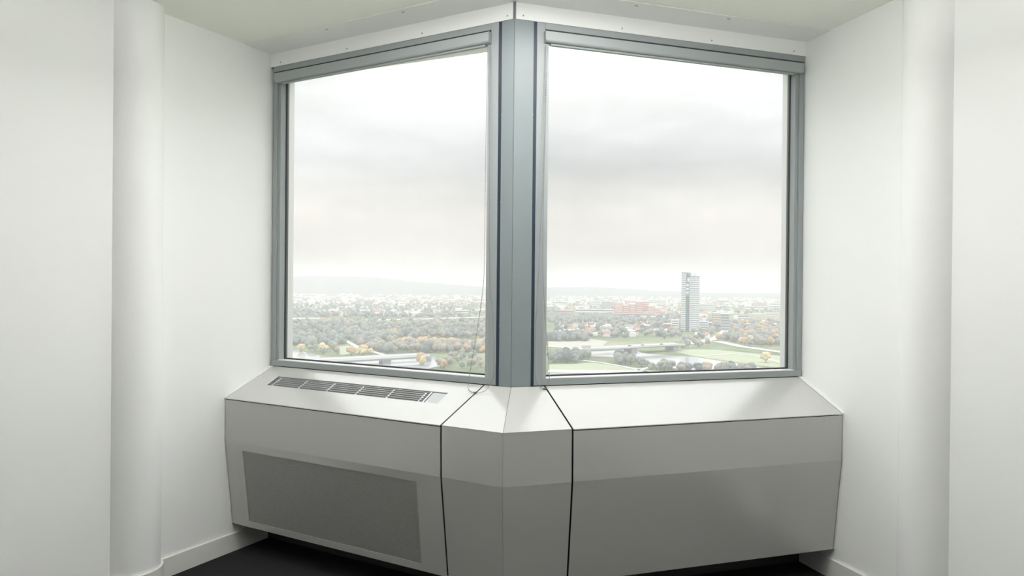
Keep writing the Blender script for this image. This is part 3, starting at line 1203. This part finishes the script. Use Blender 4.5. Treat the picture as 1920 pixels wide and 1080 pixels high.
block(1042, 1076, 590, 582, 'bpink', 2, 'long low pink housing row behind the dark tree belt', name='housing_row')
block(1078, 1150, 590, 580, 'bwhite', 2, 'long low white housing row beside the pink terraces', name='housing_row')
block(1152, 1228, 598, 588, 'bwhite', 2, 'white housing row in front of the stepped pink complex', name='housing_row', roof='roof_red')
block(1110, 1124, 580, 565, 'bwhite', 4, 'pale slab block on the horizon beside the pink terraces', group=None)
block(1128, 1150, 578, 566, 'bgrey', 4, 'grey slab block on the horizon beside the pink terraces')
block(1142, 1149, 572, 557, 'bwhite', 4, 'thin white point block rising on the hazy horizon')
block(1244, 1257, 622, 608, 'bred', 3, 'small bright red box building at the foot of the tower', name='red_building')
block(1226, 1250, 628, 619, 'bwhite', 1, 'flat white hall beside the small red box building', name='flat_hall', depth=20)
block(1259, 1272, 622, 601, 'bwhite', 5, 'white annex block left against the tower base', name='tower_annex')
block(1310, 1328, 620, 604, 'bwhite', 4, 'white banded office annex beside the tower base', name='tower_annex', depth=18)
block(1328.5, 1334, 617, 606, 'bred', 2, 'narrow rust red building beside the white tower annex', name='red_building')
block(1336, 1351, 613, 588, 'bbrown', 6, 'brown banded apartment block beside the dark glass block', band='bcream')
block(1352, 1367, 620, 590, 'bgrey', 6, 'dark grey glass block beside the brown apartment block')
block(1406, 1434, 604, 590, 'bcream', 4, 'cream apartment block above the autumn trees', band='bgrey')
block(1434, 1459, 601, 588, 'bcream', 3, 'lower cream apartment block behind its cream neighbour', band='bgrey')
block(1384, 1404, 604, 592, 'bwhite', 3, 'white gabled apartment block above the autumn trees', roof='roof_grey')
block(1306, 1338, 585, 571, 'bwhite', 4, 'wide white block on the horizon behind the tower')
block(1345, 1396, 569, 563.5, 'bgrey', 1, 'very long grey hall on the horizon right behind the tower', name='long_hall', depth=40)
block(1400, 1440, 583, 575, 'roof_pale', 2, 'pale blue-grey industrial hall behind the cream blocks', name='long_hall')
block(1445, 1480, 578, 569, 'bwhite', 2, 'white industrial hall behind the lower cream block', name='long_hall')
block(1200, 1248, 573, 563, 'bwhite', 3, 'pale row of flats on the horizon behind the pink terraces')
block(1035, 1065, 574, 566, 'bwhite', 2, 'pale flats on the horizon above the pink housing row')
block(853, 878, 591, 582, 'bcream', 2, 'long pale yellow school building among dark trees', name='school_building')
block(757, 800, 588, 584, 'bwhite', 1, 'low long white hall in the middle of the plain', name='flat_hall')
block(829, 833, 573, 562, 'bwhite', 3, 'thin white tower on the hazy plain', name='water_tower')
block(545, 620, 556, 552.5, 'bwhite', 1, 'very long white hall on the far left plain', name='long_hall', depth=60)
block(630, 670, 560, 556, 'bwhite', 1, 'distant white hall in the plain of scattered houses', name='long_hall', depth=40)
block(700, 718, 555, 552, 'roof_pale', 1, 'distant pale hall at the foot of the hills', name='long_hall', depth=40)

# high-rise tower: two banded wings, a glass spine between them, every floor parapet a part
p = gp(1290.5, 622)
D = dist(p)
r, f = facing(p)
q = Matrix.Rotation(math.radians(-24), 3, 'Z')
r2, f2 = q @ r, q @ f
k = D / F_PX
H_T = 108 * k
root = empty('high_rise_tower', p)
tag(root, 'tall slim office tower with pale floor bands and a dark glass spine', 'tower')
o0 = p - f2 * 2
take_box(o0, r2, f2, -13, 13, -2, 21)
b = MB()
obox(b, o0, r2, f2, -12.4, -4.6, 0, 20, 0, H_T)
wl = b.build('wing', M['towerglass'], root)
b = MB()
obox(b, o0, r2, f2, 3.2, 12.4, -1, 19, 0, H_T - 6.5)
wr_ = b.build('wing', M['towerglass'], root)
b = MB()
obox(b, o0, r2, f2, -4.6, 3.2, 2.0, 18, 0, H_T - 1.5)
sp = b.build('spine', M['glassdark'], root)
b = MB()
obox(b, o0, r2, f2, -4.4, 3.0, -.4, 2, H_T * .60, H_T - 16)
bay = b.build('projecting_bay', M['towerglass'], root)
b = MB()
obox(b, o0, r2, f2, -1.5, 9.0, 2, 12, H_T - 6.5, H_T - 1)
b.build('plant_room', M['towerband'], root)
b = MB()
obox(b, o0, r2, f2, 4.0, 9.5, 1.6, 2.2, H_T - 5.6, H_T - 2.2)
b.build('sign_panel', M['bwhite'], root)
b = MB()
obox(b, o0, r2, f2, -2.6, 1.2, 1.7, 2.2, H_T - 15.5, H_T - 9.5)
b.build('sign_panel', M['bwhite'], root)
NFL = 31
for kf in range(NFL):
    z0 = 1.2 + kf * (H_T - 2) / NFL
    fh = (H_T - 2) / NFL
    b = MB()
    obox(b, o0, r2, f2, -12.7, -4.4, -.3, 20.3, z0, z0 + fh * .52)
    b.build('floor_band', M['towerband'], wl)
    if z0 + fh < H_T - 6:
        b = MB()
        obox(b, o0, r2, f2, 3.0, 12.7, -1.3, 19.3, z0, z0 + fh * .52)
        b.build('floor_band', M['towerband'], wr_)
    if H_T * .6 < z0 < H_T - 17 and kf % 2 == 0:
        b = MB()
        obox(b, o0, r2, f2, -3.6, 1.2, -.6, 0, z0, z0 + fh * .9)
        b.build('floor_band', M['towerband'], bay)

# ---- bridges
def bridge(pa, pb, zdeck, width, pier_px, label, thick=2.0):
    A, B = gp(*pa, z=zdeck), gp(*pb, z=zdeck)
    ax = (B - A)
    ax.z = 0
    Ln = ax.length
    ax.normalize()
    nr = Vector((-ax.y, ax.x, 0))
    if nr.y < 0:
        nr = -nr
    mid = (A + B) / 2
    root = empty('road_bridge', (mid.x, mid.y, GZ))
    b = MB()
    obox(b, A, ax, nr, 0, Ln, 0, width, -thick * .45, 0)
    b.build('deck', M['road'], root)
    b = MB()
    obox(b, A, ax, nr, 0, Ln, .8, width - .8, -thick, -thick * .45)
    b.build('girder', M['conc_dark'], root)
    for off in (0.0, width - .3):
        b = MB()
        obox(b, A, ax, nr, 0, Ln, off, off + .3, 0, 1.0)
        b.build('parapet', M['concrete'], root)
    for px in pier_px:
        tt = (px - pa[0]) / (pb[0] - pa[0]) * Ln
        b = MB()
        obox(b, A, ax, nr, tt - 4, tt + 4, 2, width - 2, -zdeck, -thick)
        b.build('pier', M['conc_dark'], root)
    tag(root, label, 'bridge')
    return A, ax, nr, Ln


BR = bridge((1078, 656), (1285, 645.5), 8, 18, (1096, 1186, 1268), 'concrete road bridge with traffic crossing the river near the tower')
bridge((585, 677), (806, 665.5), 7, 14, (640, 722, 803), 'long white bridge over the river arm beside the park', thick=3)


def vehicle(pos, ax, nr, L_, wd, h, colr, label, name):
    root = empty(name, pos)
    b = MB()
    obox(b, pos, ax, nr, -L_ / 2, L_ / 2, -wd / 2, wd / 2, .45, h * .62)
    obox(b, pos, ax, nr, -L_ * (.48 if L_ > 7 else .28), L_ * (.48 if L_ > 7 else .3), -wd / 2 + .1, wd / 2 - .1, h * .62, h)
    b.build('body', colr, root)
    for sx in (-.32, .32):
        b = MB()
        for sy in (-wd / 2, wd / 2 - .25):
            c = pos + ax * (sx * L_) + nr * sy
            ring = [c + ax * (.45 * math.cos(2 * math.pi * j / 10)) + Vector((0, 0, .45 + .45 * math.sin(2 * math.pi * j / 10))) for j in range(10)]
            b.hexa(ring, [v + nr * .25 for v in ring])
        b.build('axle', M['rubber'], root)
    tag(root, label, 'bus' if name == 'bus' else 'car', None if name == 'bus' else 'cars on the road bridge')


A, ax, nr, Ln = BR
M['car_white'] = mat('car_white', (.7, .7, .7), .3)
M['car_dark'] = mat('car_dark', (.08, .09, .1), .3)
vehicle(A + ax * (Ln * .15) + nr * 12, ax, nr, 11, 2.5, 3.1, M['bgrey'], 'grey bus driving over the road bridge', 'bus')
for tt, mm in ((.50, 'car_dark'), (.62, 'car_dark'), (.70, 'car_white'), (.80, 'car_dark')):
    vehicle(A + ax * (Ln * tt) + nr * 6, ax, nr, 4.4, 1.8, 1.5, M[mm],
            'small dark car driving over the road bridge' if mm == 'car_dark' else 'small white car driving over the road bridge', 'car')

# ---- houses: a few kinds, copied
def house_mesh(name, w_, d_, h_, roof_h, wall, roof):
    b = MB()
    b.box(-w_ / 2, w_ / 2, -d_ / 2, d_ / 2, 0, h_, 0)
    e = .4
    a = [(-w_ / 2 - e, -d_ / 2 - e, h_), (-w_ / 2 - e, d_ / 2 + e, h_), (-w_ / 2 - e, 0, h_ + roof_h)]
    b.hexa(a, [(w_ / 2 + e, y, z) for _, y, z in a], 1)
    b.box(w_ * .2, w_ * .28, -.4, .4, h_ + roof_h * .5, h_ + roof_h + .8, 0)
    me, _ = b.mesh(name, [wall, roof], origin=Vector((0, 0, 0)))
    return me


HOUSES = [(house_mesh('house_red_roof', 10, 8, 5, 3, M['bwhite'], M['roof_red']), 'white house with a red gabled roof'),
          (house_mesh('house_grey_roof', 11, 8, 5.5, 2.6, M['bwhite'], M['roof_grey']), 'white house with a grey gabled roof'),
          (house_mesh('house_pale_roof', 13, 9, 5.0, 1.0, M['bwhite'], M['roof_pale']), 'white house with a pale low roof'),
          (house_mesh('house_cream', 9, 8, 6, 3, M['bcream'], M['roof_red']), 'cream house with a red gabled roof')]
rnd = random.Random(11)
n_house = 0


def houses(x0, x1, y0, y1, n, size, pale, where):
    global n_house
    for _ in range(n):
        py = y0 + (y1 - y0) * rnd.random()
        pos = gp(x0 + (x1 - x0) * rnd.random(), py)
        tries = 0
        while not clear(pos, 8 * size) and tries < 60:
            py = y0 + (y1 - y0) * rnd.random()
            pos = gp(x0 + (x1 - x0) * rnd.random(), py)
            tries += 1
        take(pos, 7 * size)
        kx = rnd.random()
        i = 2 if kx < pale else (0 if kx < pale + .22 else (1 if kx < pale + .38 else 3))
        o = bpy.data.objects.new('house', HOUSES[i][0])
        col.objects.link(o)
        o.location = pos
        s = size * (.75 + .6 * rnd.random())
        o.scale = (s * (1 + .5 * rnd.random()), s, s)
        o.rotation_euler.z = rnd.choice((0, math.pi / 2)) + rnd.uniform(-.4, .4)
        tag(o, HOUSES[i][1] + ' ' + where, 'house', HOUSES[i][0].name.replace('_', ' ') + 's ' + where)
        n_house += 1


houses(1040, 1195, 607, 631, 80, .8, .55, 'between the dark tree belt and the bridge')
houses(1195, 1245, 600, 618, 14, .9, .55, 'beside the small red box building')
houses(1030, 1100, 572, 580, 12, 1.3, .55, 'behind the long pink housing row')
houses(1210, 1272, 577, 598, 30, 1.2, .3, 'between the pink terraces and the tower')
houses(1306, 1405, 574, 602, 22, 1.3, .55, 'behind the tower annex')
houses(1405, 1480, 604, 612, 6, 1.0, .55, 'below the cream apartment blocks')
houses(1290, 1345, 628, 640, 5, .9, .55, 'in front of the tower')
houses(620, 905, 573, 592, 85, 1.1, .55, 'beyond the motorway')
houses(545, 625, 574, 592, 10, 1.1, .55, 'beyond the motorway slip road')
houses(740, 905, 563, 573, 24, 1.6, .55, 'near the thin white tower')

# distant town: too many and too small to count
b = MB()
rn2 = random.Random(5)
for _ in range(2600):
    px = rn2.uniform(530, 925) if rn2.random() < .45 else rn2.uniform(1020, 1500)
    py = 549 + 26 * rn2.random() ** 1.4
    if px < 925:
        py += -3
    c = gp(px, py)
    if not clear(c, 14):
        continue
    r, f = facing(c)
    w_ = rn2.uniform(8, 30)
    obox(b, c, r, f, -w_ / 2, w_ / 2, 0, 12, 0, rn2.uniform(5, 13), rn2.choice((0, 0, 0, 0, 1, 2)))
tag(b.build('distant_town', [M['bwhite'], M['roof_red'], M['bgrey']]), 'countless tiny pale buildings of the distant town under the hills', 'town', kind='stuff')

# ---- trees
def crown_mesh(name, seed, w_, h_, mtl, lumps=7):
    rn = random.Random(seed)
    b = MB()
    bm = bmesh.new()
    for q in range(lumps):
        an = q * 2.4
        rr = w_ * .5 * (0 if q == 0 else rn.uniform(.35, .62))
        c = Vector((math.cos(an) * rr, math.sin(an) * rr, h_ * (.62 if q == 0 else rn.uniform(.38, .74))))
        rad = w_ * (.36 if q == 0 else rn.uniform(.2, .28))
        res = bmesh.ops.create_icosphere(bm, subdivisions=2, radius=rad)
        for v in res['verts']:
            v.co *= 1 + .22 * noise.noise(v.co * (2.2 / rad) + Vector((seed, q, 0)))
            v.co.z *= h_ / w_ * .8
            v.co += c
    me = bpy.data.meshes.new(name)
    bm.to_mesh(me)
    bm.free()
    me.materials.append(mtl)
    return me


def trunk_mesh(name, h_):
    b = MB()
    b.tube([(0, 0, -.2), (.05, 0, h_ * .3), (0, .05, h_ * .55)], .28, 7)
    b.tube([(0, 0, h_ * .3), (h_ * .12, 0, h_ * .55)], .14, 5)
    b.tube([(0, 0, h_ * .3), (-h_ * .1, h_ * .08, h_ * .55)], .14, 5)
    return b.mesh(name, [M['trunk']], origin=Vector((0, 0, 0)))[0]


TRUNK = trunk_mesh('trunk', 10)
CROWN = {}
for kc in LEAF:
    for sd in range(2):
        CROWN[kc, sd] = crown_mesh('crown_%s' % kc, sd * 7 + len(kc), 8.5 if sd == 0 else 7, 10, M['leaf_' + kc])
TLAB = {'greygreen': 'grey-green leafy tree', 'dark': 'dark blue-green tree with a dense crown', 'olive': 'olive green tree with thinning leaves',
        'orange': 'orange autumn tree', 'yellow': 'yellow autumn tree', 'rust': 'rust brown autumn tree'}
TGRP = {'greygreen': 'grey-green trees', 'dark': 'dark trees', 'olive': 'olive trees turning', 'orange': 'orange autumn trees', 'yellow': 'yellow autumn trees', 'rust': 'rust brown trees'}
rnt = random.Random(23)


def tree(px, py, kind, size=1.0, where='on the plain'):
    pos = gp(px, py)
    o = bpy.data.objects.new('tree', None)
    o.empty_display_size = 1
    col.objects.link(o)
    o.location = pos
    o.rotation_euler.z = rnt.uniform(0, 6.28)
    s = size * rnt.uniform(.8, 1.25)
    o.scale = (s * rnt.uniform(.9, 1.15), s * rnt.uniform(.9, 1.15), s)
    for nm, me in (('trunk', TRUNK), ('crown', CROWN[kind, rnt.randrange(2)])):
        c = bpy.data.objects.new(nm, me)
        col.objects.link(c)
        c.parent = o
    tag(o, TLAB[kind] + ' ' + where, 'tree', TGRP[kind] + ' ' + where)


def grove(x0, x1, y0, y1, n, kinds, size, where):
    for _ in range(n):
        px, py = rnt.uniform(x0, x1), rnt.uniform(y0, y1)
        for _t in range(60):
            if clear(gp(px, py), 3.6 * size):
                break
            px, py = rnt.uniform(x0, x1), rnt.uniform(y0, y1)
        take(gp(px, py), 3.4 * size)
        tree(px, py, rnt.choice(kinds), size, where)


G_, D_, O_, A_, Y_, R_ = 'greygreen', 'dark', 'olive', 'orange', 'yellow', 'rust'
NB, RB, FB = 'on the near bank lawn', 'along the near river bank', 'beside the far meadow'
grove(1032, 1082, 668, 682, 22, [G_, D_, G_], 1.15, NB)
grove(1086, 1108, 668, 674, 4, [O_, G_], 1.0, NB)
grove(1156, 1198, 676, 686, 12, [G_, O_, D_], 1.0, RB)
grove(1198, 1262, 686, 697, 12, [G_, O_], .8, RB)
grove(1276, 1412, 694, 703, 26, [G_, O_, D_, R_], .9, RB)
tree(1322, 695, A_, 1.1, RB)
tree(1330, 696, A_, .9, RB)
tree(1376, 698, R_, .9, RB)
grove(1278, 1330, 640, 655, 14, [G_, D_, O_], .9, 'between the tower and the meadow')
grove(1310, 1342, 622, 640, 10, [O_, A_, R_, G_], 1.1, 'at the foot of the tower')
grove(1378, 1478, 612, 650, 34, [G_, O_, R_, A_, G_], 1.25, 'below the cream apartment blocks')
grove(1390, 1415, 642, 650, 5, [A_, Y_], 1.2, 'by the embankment road')
grove(1436, 1482, 676, 692, 4, [Y_, O_], 1.1, FB)
grove(1240, 1276, 628, 638, 8, [G_, D_], .9, 'behind the bridge')
grove(1150, 1240, 612, 632, 14, [G_, D_, O_], .8, 'among the houses before the red building')
grove(655, 695, 662, 668, 8, [A_, Y_], 1.0, 'beside the park lawn')
grove(600, 640, 652, 666, 10, [O_, Y_, G_], 1.0, 'beside the park lawn')
grove(552, 600, 650, 662, 8, [Y_, O_, G_], .9, 'by the river arm')
grove(550, 650, 612, 645, 14, [G_, D_, G_], 1.1, 'in the park woodland')
grove(600, 660, 604, 614, 9, [A_, O_, A_], 1.1, 'along the motorway')
grove(690, 770, 604, 655, 18, [G_, O_, R_, G_], 1.1, 'in the park woodland')
grove(700, 760, 648, 660, 10, [R_, A_, O_], 1.0, 'near the white footpath')
grove(745, 862, 645, 650, 48, [A_, A_, A_, R_], .95, 'in the long autumn avenue')
grove(750, 905, 652, 662, 12, [G_, R_, O_], .9, 'in front of the autumn avenue')
tree(789, 684, A_, 1.5, 'at the end of the long white bridge')
tree(793, 686, Y_, 1.3, 'at the end of the long white bridge')
tree(826, 690, R_, 1.2, 'on the bank past the white bridge')
tree(832, 693, A_, 1.1, 'on the bank past the white bridge')
grove(830, 908, 668, 694, 16, [O_, G_, R_], .9, 'on the bank past the white bridge')

# woods beyond: canopy that nobody could count
b = MB()
rn3 = random.Random(31)
LK = [G_, D_, O_, R_, A_]


def wood(x0, x1, y0, y1, n, ws):
    for _ in range(n):
        c = gp(rn3.uniform(x0, x1), rn3.uniform(y0, y1))
        if not clear(c, 4.5):
            continue
        h = rn3.uniform(7, 13)
        mi = rn3.choices(range(5), ws)[0]
        for q in range(3):
            off = Vector((rn3.uniform(-3, 3), rn3.uniform(-3, 3), h * rn3.uniform(.35, .7)))
            b.ball(c + off, h * rn3.uniform(.3, .42), mi)


wood(1030, 1205, 594, 606, 650, (5, 4, 1, 0, 0))
wood(1205, 1275, 590, 632, 180, (5, 3, 1, 1, 0))
wood(1040, 1200, 607, 634, 110, (4, 3, 2, 1, 0))
wood(1020, 1500, 552, 590, 800, (5, 3, 1, 1, 0))
wood(1370, 1490, 604, 648, 420, (5, 2, 2, 2, 1))
wood(1300, 1375, 604, 640, 110, (5, 2, 2, 1, 1))
wood(530, 925, 552, 596, 1100, (5, 4, 1, 1, 0))
wood(530, 925, 604, 634, 700, (6, 3, 3, 1, .1))
wood(530, 740, 634, 648, 240, (6, 3, 3, .5, .0))
wood(690, 910, 650, 662, 160, (4, 1, 3, 3, 1))
wood(1020, 1100, 632, 640, 120, (4, 4, 2, 0, 0))
tag(b.build('woodland', [M['leaf_' + k] for k in LK], smooth=True), 'continuous hazy woodland canopy between the houses on the plain', 'woodland', kind='stuff')

# ---- autumn haze over the plain: a real scattering volume
mt = bpy.data.materials.new('autumn_haze')
mt.use_nodes = True
t = mt.node_tree
t.nodes.clear()
o_ = nd(t, 'ShaderNodeOutputMaterial')
vsn = nd(t, 'ShaderNodeVolumeScatter')
vsn.inputs['Color'].default_value = (.60, .575, .61, 1)
vsn.inputs['Density'].default_value = HAZE
vsn.inputs['Anisotropy'].default_value = 0.0
t.links.new(vsn.outputs[0], o_.inputs['Volume'])
b = MB()
b.box(-13000, 13000, 300, 15000, GZ - 4, GZ + 200)
tag(b.build('haze', mt), 'thin autumn haze lying over the city and the plain', 'haze', kind='stuff')
